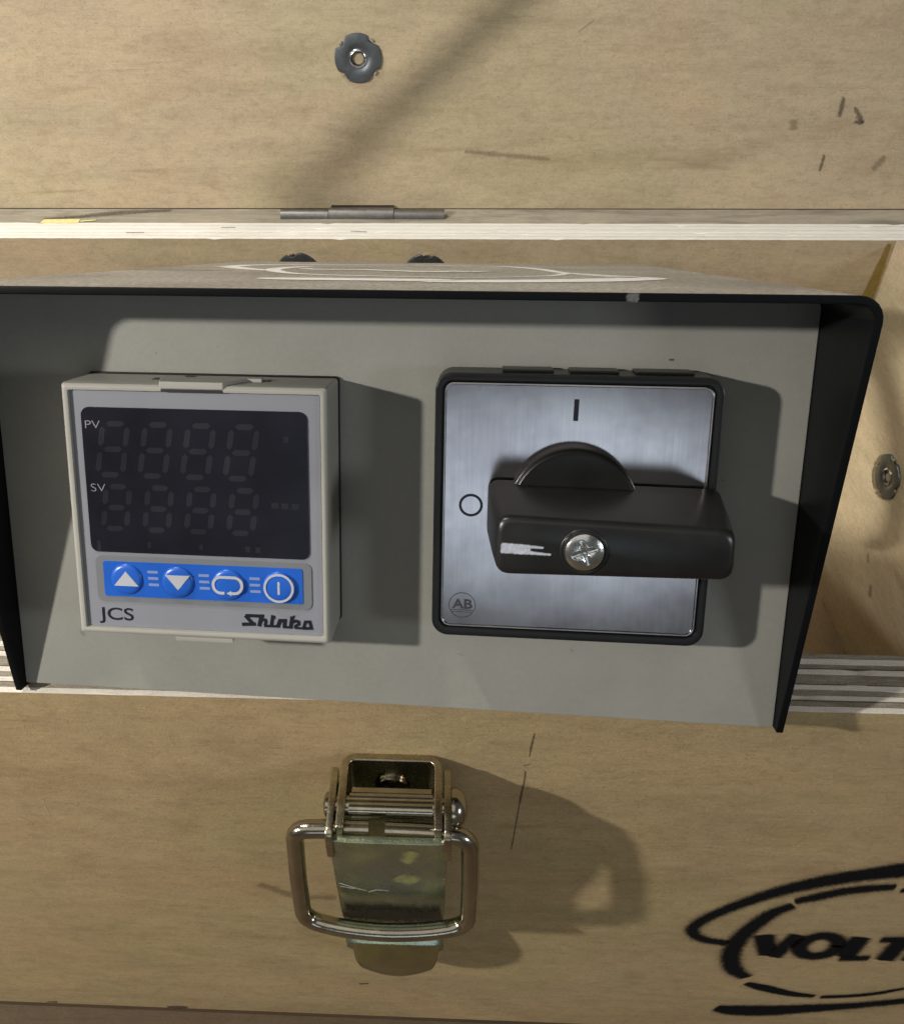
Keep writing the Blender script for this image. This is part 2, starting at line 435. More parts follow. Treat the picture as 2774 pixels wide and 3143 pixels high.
def tube_into(bm, path, r, n=14, caps=True):
    P = [Vector(p) for p in path]; rows = []
    t0 = (P[1]-P[0]).normalized(); up = Vector((0, 0, 1)) if abs(t0.z) < 0.9 else Vector((1, 0, 0))
    u = t0.cross(up).normalized()
    for i, p in enumerate(P):
        t_ = (P[min(i+1, len(P)-1)] - P[max(i-1, 0)]).normalized()
        u = (u - t_*u.dot(t_)).normalized(); v = t_.cross(u)
        rows.append([bm.verts.new(p + r*(math.cos(2*math.pi*k/n)*u + math.sin(2*math.pi*k/n)*v)) for k in range(n)])
    for a, b in zip(rows, rows[1:]):
        for k in range(n): bm.faces.new((a[k], a[(k+1) % n], b[(k+1) % n], b[k]))
    if caps: bm.faces.new(list(reversed(rows[0]))); bm.faces.new(rows[-1])

def tube(name, path, r, mat, parent=None, n=14):
    bm = bmesh.new(); tube_into(bm, path, r, n)
    return finish(bm, name, mat, parent, sharp=50)

LIFT = [0.0]
def ribbon(name, strokes, fn, mat, parent=None, feather=0.5, n=6, lift=0.06, straight=False, cap=True):
    """strokes: lists of (a, b, width) in mm on a surface; fn maps (a, b, height) to space; soft edges by the 'paint' attribute"""
    bm = bmesh.new(); lay = bm.verts.layers.float_color.new('paint')
    for si, st in enumerate(strokes):
        P = smooth_path(st, n) if not straight else [tuple(p) for p in st]
        h = lift + 0.012*(si + LIFT[0])
        rows = []
        N = len(P)
        tang = []
        for i in range(N):
            a, b = P[max(i-1, 0)], P[min(i+1, N-1)]
            t_ = Vector((b[0]-a[0], b[1]-a[1])); tang.append(t_.normalized() if t_.length > 1e-9 else Vector((1, 0)))
        ext = []
        if cap:
            f0 = min(feather, 0.9)
            ext.append((P[0][0]-tang[0].x*f0, P[0][1]-tang[0].y*f0, P[0][2]*0.7, tang[0], 0.0))
        for p, t_ in zip(P, tang): ext.append((p[0], p[1], p[2], t_, 1.0))
        if cap: ext.append((P[-1][0]+tang[-1].x*f0, P[-1][1]+tang[-1].y*f0, P[-1][2]*0.7, tang[-1], 0.0))
        for x, y, w, t_, al in ext:
            nx, ny = -t_.y, t_.x; row = []
            hw = max(w, 0.02)/2
            inner = max(hw - feather*0.5, hw*0.25)
            for off, aa in ((-(hw+feather*0.5), 0.0), (-inner, al), (inner, al), (hw+feather*0.5, 0.0)):
                v = bm.verts.new(fn(x+nx*off, y+ny*off, h)); v[lay] = (aa, aa, aa, 1); row.append(v)
            rows.append(row)
        for a, b in zip(rows, rows[1:]):
            for k in range(3): bm.faces.new((a[k], a[k+1], b[k+1], b[k]))
    bmesh.ops.scale(bm, vec=(MM, MM, MM), verts=bm.verts)
    me = bpy.data.meshes.new(name); bm.to_mesh(me); bm.free()
    return link(name, me, mat, parent)

def flat_strokes(name, strokes, z, mat, parent, thick=0.05, sub=0):
    """hard-edged printed strokes: (x, y, w) polylines with mitred joints, as thin raised print"""
    bm = bmesh.new()
    for si, st in enumerate(strokes):
        P = smooth_path(st, sub) if sub else [tuple(p) for p in st]
        N = len(P); L, Rr = [], []
        for i in range(N):
            a, b, c = Vector(P[max(i-1, 0)][:2]), Vector(P[i][:2]), Vector(P[min(i+1, N-1)][:2])
            d1 = (b-a).normalized() if (b-a).length > 1e-9 else (c-b).normalized()
            d2 = (c-b).normalized() if (c-b).length > 1e-9 else d1
            m = (Vector((-d1.y, d1.x)) + Vector((-d2.y, d2.x)))
            m = m.normalized() if m.length > 1e-6 else Vector((-d1.y, d1.x))
            k = 1.0/max(0.55, m.dot(Vector((-d1.y, d1.x))))
            w = P[i][2]/2*k
            L.append(b + m*w); Rr.append(b - m*w)
        zz = z + 0.004*si
        l = [bm.verts.new((p.x, p.y, zz+thick)) for p in L]; r = [bm.verts.new((p.x, p.y, zz+thick)) for p in Rr]
        for i in range(N-1): bm.faces.new((r[i], r[i+1], l[i+1], l[i]))
    bmesh.ops.recalc_face_normals(bm, faces=bm.faces)
    bmesh.ops.scale(bm, vec=(MM, MM, MM), verts=bm.verts)
    me = bpy.data.meshes.new(name); bm.to_mesh(me); bm.free()
    return link(name, me, mat, parent)

def text(name, body, x, y, z, size, mat, parent, width=None, shear=0.0, offset=0.0, align='LEFT'):
    cu = bpy.data.curves.new(name, 'FONT'); cu.body = body; cu.size = size; cu.shear = shear; cu.offset = offset
    cu.align_x = align; cu.resolution_u = 6
    o = bpy.data.objects.new(name, cu); C.objects.link(o)
    bpy.context.view_layer.update()
    me = bpy.data.meshes.new_from_object(o.evaluated_get(bpy.context.evaluated_depsgraph_get()))
    bpy.data.objects.remove(o)
    xs = [v.co.x for v in me.vertices]; k = (width/(max(xs)-min(xs))) if width else 1.0
    x0 = min(xs) if align == 'LEFT' else 0.0
    for v in me.vertices: v.co = ((x + (v.co.x - x0)*k)*MM, (y + v.co.y)*MM, z*MM)
    me.name = name
    return link(name, me, mat, parent)

def thing(name, label, cat, matrix=None, group=None):
    o = bpy.data.objects.new(name, None); C.objects.link(o); o.empty_display_size = 0.01
    o['label'] = label; o['category'] = cat
    if group: o['group'] = group
    if matrix is not None: o.matrix_world = matrix
    return o
def part(name, parent, at=(0, 0, 0)):
    o = bpy.data.objects.new(name, None); C.objects.link(o); o.parent = parent; o.empty_display_size = 0.01
    o.location = [v*MM for v in at]
    return o
def copy_part(o, parent, loc=None):
    c = o.copy(); C.objects.link(c); c.parent = parent
    if loc is not None: c.location = [v*MM for v in loc]
    for ch in o.children:
        d = ch.copy(); C.objects.link(d); d.parent = c
    return c
DATA = {}
DATA['LOGO'] = {'outer': [(135.89, -59.55, 6.5), (127.97, -62.44, 6.36), (119.65, -65.33, 5.24), (111.45, -68.91, 5.04), (103.33, -73.63, 4.36), (95.38, -80.33, 3.68), (88.81, -87.53, 3.01), (84.94, -93.09, 2.78), (83.51, -97.94, 2.43), (85.13, -102.04, 2.16), (88.87, -104.48, 2.07), (94.28, -105.63, 1.98)], 'A': [(106.15, -82.83, 2.14), (101.97, -87.63, 3.64), (98.87, -95.61, 4.11), (97.07, -102.65, 4.32), (96.73, -110.64, 4.45), (98.02, -117.99, 4.47), (100.62, -123.75, 4.23), (104.31, -127.36, 2.81)], 'B': [(106.61, -80.21, 1.7), (110.77, -77.85, 2.71), (116.18, -74.55, 2.76), (121.83, -72.48, 2.51), (128.22, -71.05, 1.64)], 'B2': [(130.79, -72.72, 1.65), (135.62, -71.86, 1.82), (140.23, -71.73, 1.82)], 'C': [(105.65, -131.69, 2.06), (111.45, -134.52, 3.69), (119.62, -137.72, 2.92), (126.61, -138.92, 1.64)], 'D': [(129.31, -139.32, 1.52), (138.04, -137.56, 1.51), (144.56, -134.91, 1.5), (150.28, -131.28, 0.68)], 'E': [(100.69, -150.53, 3.66), (105.89, -151.5, 6.43), (115.37, -151.05, 6.84), (126.16, -148.51, 5.44), (140.16, -144.72, 3.58), (153.61, -139.81, 2.93), (161.5, -136.53, 2.32)], 'V1': [(102.93, -100.01, 4.68), (106.78, -111.6, 4.25)], 'V2': [(111.71, -99.31, 3.96), (108.51, -112.52, 3.73)], 'O': [(124.05, -104.78, 3.63), (123.83, -107.24, 3.66), (122.88, -109.4, 3.69), (121.33, -110.94, 3.71), (119.41, -111.6, 3.72), (117.44, -111.27, 3.71), (115.72, -110.0, 3.7), (114.52, -108.01, 3.67), (114.03, -105.6, 3.64), (114.3, -103.17, 3.6), (115.29, -101.07, 3.58), (116.83, -99.61, 3.56), (118.7, -98.99, 3.55), (120.61, -99.3, 3.55), (122.3, -100.51, 3.57), (123.5, -102.42, 3.59), (124.05, -104.78, 3.63)], 'L1': [(128.53, -99.36, 4.47), (127.87, -110.89, 4.66)], 'L2': [(127.1, -112.42, 2.13), (134.12, -111.58, 2.23)], 'T1': [(134.44, -100.04, 2.44), (145.35, -99.16, 2.43)], 'T2': [(139.71, -100.77, 4.39), (138.96, -112.16, 4.36)], 'N1': [(144.83, -112.15, 2.66), (146.51, -98.69, 3.04)], 'N2': [(146.51, -98.69, 3.04), (153.01, -111.45, 4.25)]}
DATA['HLOGO'] = {'up': [(-25.1, -98.1, 11.2), (-23.0, -114.7, 9.9), (-14.3, -127.0, 9.2), (3.8, -132.7, 7.9), (32.4, -133.4, 7.9), (38.2, -130.1, 6.7), (54.4, -126.9, 6.5), (65.0, -101.3, 6.5), (70.6, -65.6, 4.9), (80.4, -39.9, 3.8)], 'up2': [(-24.3, -95.6, 11.0), (-12.8, -76.6, 8.4), (-4.5, -66.9, 7.7)], 'inner': [(-2.2, -104.8, 7.8), (-6.0, -90.5, 8.2), (-5.1, -70.9, 7.0), (4.2, -48.2, 5.7), (15.7, -38.0, 5.1), (29.3, -33.1, 4.2), (42.0, -29.8, 3.3), (42.6, -28.6, 2.3), (53.3, -33.5, 2.4), (64.9, -45.2, 3.4), (71.2, -65.8, 4.9)], 'bottom': [(5.4, -17.3, 4.8), (11.4, -15.6, 11.7), (25.5, -15.1, 12.7), (39.8, -14.8, 12.5), (43.4, -11.7, 13.4), (58.0, -14.9, 13.8), (73.5, -23.5, 15.1), (84.3, -33.6, 10.7), (87.4, -37.8, 3.7)], 'loop': [(87.1, -37.8, 3.7), (81.8, -45.3, 5.3), (71.1, -64.1, 4.8)], 'text': [(0.6, -82.6, 5.5), (6.4, -77.3, 10.5), (16.5, -77.9, 8.4), (26.9, -71.1, 8.9), (36.7, -65.7, 10.3), (43.7, -72.5, 7.9), (44.8, -67.2, 8.3), (51.2, -74.1, 5.3)]}
DATA['LIDM'] = {'a': [(171.37, 44.86, 0.99), (171.52, 41.66, 2.0), (171.52, 38.22, 1.41)], 'b': [(176.78, 41.15, 0.6), (179.24, 38.2, 1.82), (181.27, 35.42, 1.42)], 'b2': [(178.37, 35.82, 1.02), (181.21, 35.62, 1.42)], 'c': [(154.13, 36.49, 2.63), (154.61, 33.09, 3.06)], 'd': [(169.74, 22.19, 0.63), (169.75, 18.83, 0.95), (169.57, 16.5, 0.64)], 'e': [(194.04, 21.74, 1.69), (192.42, 18.81, 2.33), (190.98, 16.9, 2.13)], 's': [(23.01, 24.29, 0.53), (36.69, 23.0, 1.47), (49.33, 21.93, 1.69), (57.77, 21.07, 0.42)], 'f': [(135.51, -3.13, 1.34), (138.23, -3.35, 1.12)], 'g': [(178.98, 49.32, 0.98), (171.51, 48.4, 1.57), (160.54, 49.4, 0.78)], 'h': [(70.21, 73.7, 0.37), (64.94, 69.74, 0.56)]}
DATA['STRIP'] = {'smudge': [(-157.65, 242.86, 0.53), (-143.21, 245.18, 2.12), (-131.5, 248.58, 4.43), (-120.91, 250.52, 3.55), (-104.67, 252.48, 0.71)], 'yel': [(-157.1, 239.83, 3.85), (-149.14, 239.86, 4.36), (-141.19, 239.9, 4.34)], 'yel2': [(-140.36, 239.9, 1.39), (-134.21, 241.23, 0.87)], 'gap': [(-149.69, 239.86, 2.27), (-146.12, 239.87, 2.26)], 'gap2': [(-141.58, 238.59, 0.86), (-140.68, 242.53, 1.22)], 'd1': [(-117.4, 228.54, 0.66), (-109.92, 228.45, 0.66)], 'd2': [(-78.37, 233.75, 0.66), (-72.77, 233.78, 0.66)], 'd3': [(-23.66, 230.27, 0.64), (-17.34, 229.69, 0.64)]}
DATA['CRACK'] = {'a': [(33.86, -9.74, 0.19), (33.71, -12.21, 0.57), (33.49, -15.56, 0.51), (33.45, -18.29, 0.19)], 'b': [(33.01, -24.28, 0.33), (32.98, -28.82, 0.55), (32.68, -35.41, 0.63), (32.58, -39.29, 0.29), (32.37, -46.32, 0.3), (32.19, -53.65, 0.31), (31.95, -58.54, 0.23)], 'c': [(32.74, -36.37, 0.42), (38.57, -37.8, 0.35), (43.7, -39.66, 0.29)], 'd': [(44.44, -55.05, 0.31), (48.23, -54.82, 0.31)], 'e': [(-32.73, -80.86, 1.75), (-23.59, -86.53, 2.68), (-13.26, -87.08, 1.6)], 'f': [(-8.96, -142.58, 0.87), (-6.5, -142.02, 0.87)], 'g': [(32.48, -21.82, 0.33), (33.69, -21.41, 0.33)]}
DATA['SCR'] = {'a': [(-80.8, -39.54, 0.18), (-81.13, -44.36, 0.31), (-81.09, -50.98, 0.19)], 'b': [(-81.45, -23.05, 0.17), (-81.76, -25.58, 0.29)], 'c': [(-94.63, -52.18, 0.26), (-91.9, -52.19, 0.26)], 'd': [(-89.37, -49.77, 0.19), (-86.18, -52.97, 0.26)]}

# ------------------------------------------------------------------ ground
gr = box('ground', -900, 900, -700, 1200, -215, -177.0, M_GROUND, None)
gr['kind'] = 'structure'

# ------------------------------------------------------------------ the plywood crate
crate = thing('plywood_crate', 'open pale plywood crate with its lid up, draw latch in front and black stencilled emblem', 'crate')
XL, XR, D, T, FL, HB = -262.0, 193.5, 223.26, 14.92, 159.7, 167.4
def layered(pname, x0, x1, y0, y1, zb, zt, seq, mats, face=None, inner=None):
    p = part(pname, crate)
    n = len(seq); w = (y1-y0)/n; y = y0
    rr = random.Random(hash(pname) % 1000 if False else len(pname))
    for i, s in enumerate(seq):
        m = mats[s]
        if i == 0 and face: m = [face, m]
        elif i == n-1 and inner: m = [inner, m]
        dz = rr.uniform(-0.16, 0.04)
        bm = bmesh.new()
        # the top edge of each ply is a little ragged
        K = 150
        xs = [x0 + (x1-x0)*k/K for k in range(K+1)]
        tops = [zt + dz + rr.uniform(-0.06, 0.05) - (0.35 if rr.random() < 0.018 else 0.0) for _ in xs]
        a = [bm.verts.new((x, y, zb)) for x in xs]; b = [bm.verts.new((x, y, z)) for x, z in zip(xs, tops)]
        c = [bm.verts.new((x, y+w-0.004, zb)) for x in xs]; d = [bm.verts.new((x, y+w-0.004, z)) for x, z in zip(xs, tops)]
        two = isinstance(m, list)
        for k in range(K):
            f = bm.faces.new((a[k], a[k+1], b[k+1], b[k])); f.material_index = 0
            f2 = bm.faces.new((c[k+1], c[k], d[k], d[k+1])); f2.material_index = 0
            f3 = bm.faces.new((b[k], b[k+1], d[k+1], d[k])); f3.material_index = 1 if two else 0
        bm.faces.new((a[0], b[0], d[0], c[0])); bm.faces.new((a[K], c[K], d[K], b[K]))
        bmesh.ops.scale(bm, vec=(MM, MM, MM), verts=bm.verts)
        me = bpy.data.meshes.new('ply_layer'); bm.to_mesh(me); bm.free()
        link('ply_layer', me, m, p)
        y += w
    return p
# front wall: outer ply first
layered('front_wall', XL-15, XR+15, 0.0, T, -HB, 0.0, 'CGWGWgGWGWG', dict(C=M_WHITE, W=M_WHITE, G=M_GREY, g=M_GREY), face=M_FRONT, inner=M_BACK)
for yy in (T*5/11, T*8/11, T*2/11):
    box('glue_line', XL-15, XR+15, yy-0.10, yy+0.10, -0.8, -0.02+0.05, M_GLUE, crate)
layered('back_wall', XL-15, XR+15, D, D+15.3, -FL-4, 0.0, 'WwWwWwWwW', dict(W=M_WHITE2, w=M_CREAM2), face=M_BACK)
box('hinge_rail', XL-15, XR+40, D+15.4, D+31.0, -FL-4, -0.35, M_RAIL, crate, 0.25)
box('right_wall', XR, XR+15, T+0.02, D-0.02, -FL-4, -0.1, M_SIDE, crate, 0.2)
box('left_wall', XL-15, XL, T+0.02, D-0.02, -FL-4, -0.1, M_SIDE, crate, 0.2)
box('floor_panel', XL, XR-0.05, T+0.02, D-0.02, -FL-4, -FL, M_FLOOR, crate)
box('bottom_runner', XL-12, XR+12, 2.2, D+10, -176.9, -HB-0.1, M_GROUND, crate, 0.4)
# lid, leaning back a little on the rear rail
YL = D + 31.2
lid = part('lid', crate, (0, YL, 0.2)); lid.rotation_euler = (R(-2.0), 0, 0)
box('lid_panel', XL-15, XR+45, 0.0, 15.0, -0.5, 300.0, M_LID, lid, 0.4)
onlid = lambda a, b, h: (a, -h, b)

# T-nuts: a stamped four-lobed flange with a threaded barrel
def t_nut_mesh():
    bm = bmesh.new(); pts = []
    n = 72
    for k in range(n):
        a = 360.0*k/n; q = (a + 12) % 90.0
        r = 9.2 if q < 56 else (9.2 - 1.4*(q-56)/14 if q < 70 else (7.8 if q < 84 else 7.8 + 1.4*(q-84)/6))
        pts.append((r*math.cos(R(a)), r*math.sin(R(a))))
    N = 72
    rows = []
    for f, z in ((1.0, 0.0), (1.0, 0.8), (0.985, 0.98), (0.95, 1.05), (0.72, 1.05), (0.55, 1.0), (0.50, 0.75), (0.42, 0.7), (0.385, 1.1), (0.33, 1.3), (0.27, 1.1), (0.245, -2.5)):
        row = []
        for k, (x, y) in enumerate(pts):
            if f >= 0.94: row.append(bm.verts.new((x*f, y*f, z)))
            else:
                a = math.atan2(y, x); row.append(bm.verts.new((8.6*f*math.cos(a), 8.6*f*math.sin(a), z)))
        rows.append(row)
    for i, (a, b) in enumerate(zip(rows, rows[1:])):
        for k in range(N):
            f = bm.faces.new((a[k], a[(k+1) % N], b[(k+1) % N], b[k])); f.material_index = 1 if 7 <= i <= 8 else (2 if i > 8 else 0)
    f = bm.faces.new(rows[-1]); f.material_index = 2
    for k in range(4):                                    # the bent-over prongs glint in the notches
        a = R(65 + 90*k)
        u, v = Vector((math.cos(a), math.sin(a), 0)), Vector((-math.sin(a), math.cos(a), 0))
        c = u*8.6
        q = [c + u*x + v*y + Vector((0, 0, z)) for z in (0.0, 1.0) for x, y in ((-0.45, -0.7), (0.35, -0.9), (0.45, 0.6), (-0.35, 0.8))]
        vs = [bm.verts.new(p) for p in q]
        for f in ((0, 1, 5, 4), (1, 2, 6, 5), (2, 3, 7, 6), (3, 0, 4, 7), (4, 5, 6, 7)): bm.faces.new([vs[i] for i in f]).material_index = 1
    bmesh.ops.recalc_face_normals(bm, faces=bm.faces)
    bmesh.ops.scale(bm, vec=(MM, MM, MM), verts=bm.verts)
    me = bpy.data.meshes.new('t_nut'); bm.to_mesh(me); bm.free()
    for p in me.polygons: p.use_smooth = True
    me.set_sharp_from_angle(angle=R(40))
    for m in (M_ZINC, M_ZINCB, M_DARK): me.materials.append(m)
    return me
TN = t_nut_mesh()
def t_nut(parent, loc, rx, rz, spin):
    o = bpy.data.objects.new('t_nut', TN); C.objects.link(o); o.parent = parent
    o.location = [v*MM for v in loc]
    o.rotation_euler = (Matrix.Rotation(R(rz), 3, 'Z') @ Matrix.Rotation(R(rx), 3, 'X') @ Matrix.Rotation(R(spin), 3, 'Z')).to_euler()
    return o
t_nut(lid, (-20.2, 0.0, 60.6), 90, 0, -14)
t_nut(crate, (-46.0, D, -15.2), 90, 0, 40)
t_nut(crate, (6.9, D, -15.6), 90, 0, 22)
t_nut(crate, (XR, 168.0, -76.0), 90, -90, 25)

# hinge lying on the rear rail
hinge = part('hinge', crate)
xaxis = lambda yc, zc: (lambda a, b, h: (h, yc + a, zc + b))
lathe('barrel', [(0, -55.0), (2.6, -55.0), (2.6, -34.7), (0, -34.7)], xaxis(D+22.6, 0.3), M_HINGE, hinge, 20)
lathe('barrel', [(0, -6.6), (2.6, -6.6), (2.6, 14.6), (0, 14.6)], xaxis(D+22.6, 0.3), M_HINGE, hinge, 20)
lathe('barrel', [(0, -34.4), (2.9, -34.4), (2.9, -6.9), (0, -6.9)], xaxis(D+22.8, 0.6), M_HINGE, hinge, 20)
box('leaf', -34.2, -7.1, D+22.8, D+31.0, 0.3, 1.5, M_BLKPL, hinge, 0.2)
box('leaf', -54.6, 14.2, D+22.6, D+28.6, -0.30, 0.15, M_HINGE, hinge, 0.1)

# marks on the wood
onfront = lambda a, b, h: (a, -h, b)
onledge = lambda a, b, h: (a, b, h)
logo = part('stencil_emblem', crate)
LG = DATA['LOGO']
M_MIST = decal('black_overspray', (0.010, 0.011, 0.013), 1.3, 0.6, 3.0, 0.30, 0.08)
for k in ('outer', 'A', 'B', 'B2', 'C', 'D', 'E'):
    ribbon('overspray', [[(a, b, w*0.9) for a, b, w in LG[k]]], onfront, M_MIST, logo, feather=6.5 if k in ('outer', 'A', 'B', 'E') else 4.0, lift=0.06)
    ribbon('swoosh', [[(a, b, w*1.08) for a, b, w in LG[k]]], onfront, M_SPRAY, logo, feather=3.0 if k in ('outer', 'A', 'B', 'E') else 1.5, lift=0.10); LIFT[0] += 1
for ks in (('V1', 'V2'), ('O',), ('L1', 'L2'), ('T1', 'T2'), ('N1', 'N2')):
    ribbon('overspray', [LG[k] for k in ks], onfront, M_MIST, logo, feather=5.0, lift=0.14)
    ribbon('letter', [[(a, b, w*1.12) for a, b, w in LG[k]] for k in ks], onfront, M_SPRAY, logo, feather=2.3, lift=0.22); LIFT[0] += 1
LIFT[0] = 0
CK = DATA['CRACK']
for k in 'abg': ribbon('crack', [[(a, b, w*0.7) for a, b, w in CK[k]]], onfront, M_CRACK, crate, feather=0.3, lift=0.07)
ribbon('stain', [CK['e']], onfront, M_STAIN2, crate, feather=2.5, lift=0.07)
ribbon('crack', [CK['f']], onfront, M_CRACK, crate, feather=0.5, lift=0.07)
SR = DATA['SCR']
for k in 'abcd': ribbon('scratch', [SR[k]], onfront, M_SCRATCH, crate, feather=0.2, lift=0.07)
ribbon('stain', [[(-73.0, -166.6, 1.4), (-69.8, -166.6, 2.4), (-66.7, -166.4, 1.4)]], onfront, M_CRACK, crate, feather=0.5, lift=0.08)
ribbon('stain', [[(-113.0, -166.4, 0.8), (-110.0, -166.2, 1.2)]], onfront, M_CRACK, crate, feather=0.6, lift=0.08)
LM = DATA['LIDM']
zs = lambda st, dz=-0.2: [(a, b+dz, w) for a, b, w in st]
for k in ('a', 'b', 'b2', 'd'): ribbon('stain', [zs(LM[k])], onlid, M_STAIN, lid, feather=1.3, lift=0.07 if k != 'b2' else 0.1)
for k in 'cef': ribbon('stain', [zs(LM[k])], onlid, M_STAIN2, lid, feather=2.4)
ribbon('stain', [[(a, b, w*0.6) for a, b, w in zs(LM['s'])]], onlid, M_STAIN2, lid, feather=2.4, lift=0.08)
ribbon('scratch', [zs(LM['g'])], onlid, M_SCRATCH, lid, feather=0.6)
ribbon('scratch', [zs(LM['h'])], onlid, M_STAIN2, lid, feather=0.4)
ST = DATA['STRIP']
rl = lambda a, b, h: (a, b, -0.35+h)
ribbon('stain', [ST['smudge']], rl, M_STAIN, crate, feather=3.2)
for k in ('yel', 'yel2'): ribbon('glue_spot', [ST[k]], lambda a, b, h: (a, b, 0.02+h), M_YELLOW, crate, feather=0.5, lift=0.1)
for k in ('d1', 'd2', 'd3'): ribbon('crack', [ST[k]], lambda a, b, h: (a, b, 0.12+h), M_CRACK, crate, feather=0.3)
ribbon('glue_spot', [[(191.2, -2, 1.5), (190.6, -16, 4.0), (189.6, -34, 5.5), (189.2, -60, 6.0)]], lambda a, b, h: (a, D-h, b), M_GLUEBR, crate, feather=1.2, lift=0.08)
ribbon('stain', [[(177, -32.5, 1.0), (184, -31.5, 1.2), (186, -33, 1.0)]], lambda a, b, h: (a, D-h, b), M_STAIN2, crate, feather=0.8, lift=0.08)
onright = lambda a, b, h: (XR-h, a, b)
for st in ([(150, -120, 2.5), (148, -124, 3.0)], [(160, -112, 1.5), (158, -114, 1.5)]): ribbon('stain', [st], onright, M_STAIN2, crate, feather=1.4, lift=0.08)

# draw latch on the front wall
latch = part('draw_latch', crate)
XC = 3.4
# bracket: back plate on the wood with two ears standing out
def u_bracket(x0, x1, yback, yfront, z0, z1, th, r):
    bm = bmesh.new()
    def path(o):
        P = [(x0+o, yfront)]
        P += [(x0+o + (r-o)*(1-math.cos(R(90*k/6))), yback-o-(r-o) + (r-o)*math.sin(R(90*k/6))) for k in range(7)]
        P += [(x1-o - (r-o)*(1-math.sin(R(90*k/6))), yback-o-(r-o) + (r-o)*math.cos(R(90*k/6))) for k in range(7)]
        return P + [(x1-o, yfront)]
    prism_into(bm, path(0.0) + list(reversed(path(th))), z0, z1)
    return finish(bm, 'bracket', M_LATCH3, latch, 0.4, 3, 60)
u_bracket(-7.6, 14.5, -0.03, -17.4, -36.0, -18.7, 1.75, 3.2)
prism('base_plate', [(-11.5, -114), (-7.5, -118), (12, -118), (16.2, -114), (14.6, -44), (-8.0, -44)], -1.25, -0.05, M_LATCH, latch, 0.3, fn=lambda x, y, z: (x, z, y))
def ear_pts(y0, y1, z0, z1, r=4.0):
    pts = [(y0, z1), (y0, z0), (y1+r, z0)]
    for k in range(7):
        a = R(90*k/6); pts.append((y1+r - r*math.sin(a), z0+r - r*math.cos(a)))
    r2 = 2.0
    for k in range(5):
        a = R(90*k/4); pts.append((y1+r2 - r2*math.cos(a), z1-r2 + r2*math.sin(a)))
    return pts
sideways = lambda x0: (lambda a, b, c: (x0 + c, a, b))
for x0 in (-9.6, 14.85):
    prism('lever_ear', ear_pts(-3.2, -19.0, -31, -19.3), 0, 1.6, M_LATCH3, latch, 0.35, fn=sideways(x0))
# rivet through the ears
lathe('rivet', [(0, -10.6), (1.9, -10.6), (2.6, -10.2), (2.6, -9.2), (2.2, -9.0), (2.2, 16.4), (4.1, 16.5), (4.2, 17.4), (3.3, 19.0), (1.6, 19.8), (0, 20.0)], lambda a, b, h: (h, -10.3+a, -22.4+b), M_LATCH2, latch, 28, 60)
for yy in (-9.4, -11.5):
    lathe('sleeve', [(0, -5.2), (1.5, -5.2), (1.5, 12.5), (0, 12.5)], lambda a, b, h, yy=yy: (h, yy+a, -21.6+b), M_LATCH2, latch, 18)
box('sleeve', -5.2, 12.5, -9.0, -6.6, -26.0, -21.2, M_LATCH2, latch, 0.5)
lathe('screw', [(0, 2.6), (2.0, 2.4), (3.6, 1.5), (4.0, 0.4), (4.0, 0.0)], lambda a, b, h: (XC+a, -1.3-h, -28.0+b), M_LATCH2, latch, 24)
# lever plate: flat web leaning in to the wood, then a dished rounded tongue
bm = bmesh.new()
bm.free()
def sheet(name, prof, mat):
    bm = bmesh.new()
    prof = smooth_path(prof, 3)
    NX = 14
    rows = []
    for y, z in prof:
        if z > -88: half = 12.2 if z > -60 else 12.2 - 0.7*min(1, (-60-z)/10)
        else:
            q = min(1.0, (-88 - z)/24.8); half = 11.5*math.sqrt(max(0.0, 1-q**2.2))*0.97 + 0.35
        row = []
        for k in range(NX+1):
            u = -1 + 2*k/NX
            dish = 1.5*(u*u) if z < -73 else 0.35*abs(u)**6
            row.append(bm.verts.new((XC + u*half, y + dish, z)))
        rows.append(row)
    for a, b in zip(rows, rows[1:]):
        for k in range(NX): bm.faces.new((a[k], a[k+1], b[k+1], b[k]))
    bmesh.ops.recalc_face_normals(bm, faces=bm.faces)
    if sum(f.normal.y for f in bm.faces) > 0: bmesh.ops.reverse_faces(bm, faces=bm.faces)
    bmesh.ops.scale(bm, vec=(MM, MM, MM), verts=bm.verts)
    me = bpy.data.meshes.new(name); bm.to_mesh(me); bm.free()
    for p in me.polygons: p.use_smooth = True
    lev = link(name, me, mat, latch)
    so = lev.modifiers.new('thickness', 'SOLIDIFY'); so.thickness = 1.5*MM; so.offset = -1
    bv = lev.modifiers.new('edge', 'BEVEL'); bv.width = 0.35*MM; bv.segments = 2; bv.limit_method = 'ANGLE'; bv.angle_limit = R(50)
sheet('lever', [(-19.0, -21.8), (-18.9, -23.0), (-18.4, -30), (-17.2, -44), (-16.0, -54), (-15.4, -60), (-15.2, -64), (-15.7, -67.5), (-16.8, -70), (-18.0, -71.4)], M_LATCH)
sheet('tongue', [(-8.6, -73.5), (-9.2, -79), (-9.8, -86), (-11.6, -92), (-12.6, -97), (-12.5, -102), (-11.2, -107), (-9.2, -110.5), (-7.4, -112.6)], M_TONGUE)
web = lambda a, b, h: (XC+a, -19.0 + (-22-b)*0.085 - h, b)
for st in ([(-11.3, -42.5, .25), (-8.5, -44.5, .3), (-5.5, -46.3, .2)], [(-11.2, -44.2, .2), (-8.2, -45.3, .25)], [(-5.0, -47, .2), (-3.0, -45.6, .3), (-0.5, -46.0, .2)]):
    ribbon('scratch', [st], web, M_HAIR, latch, feather=0.25, lift=0.12)
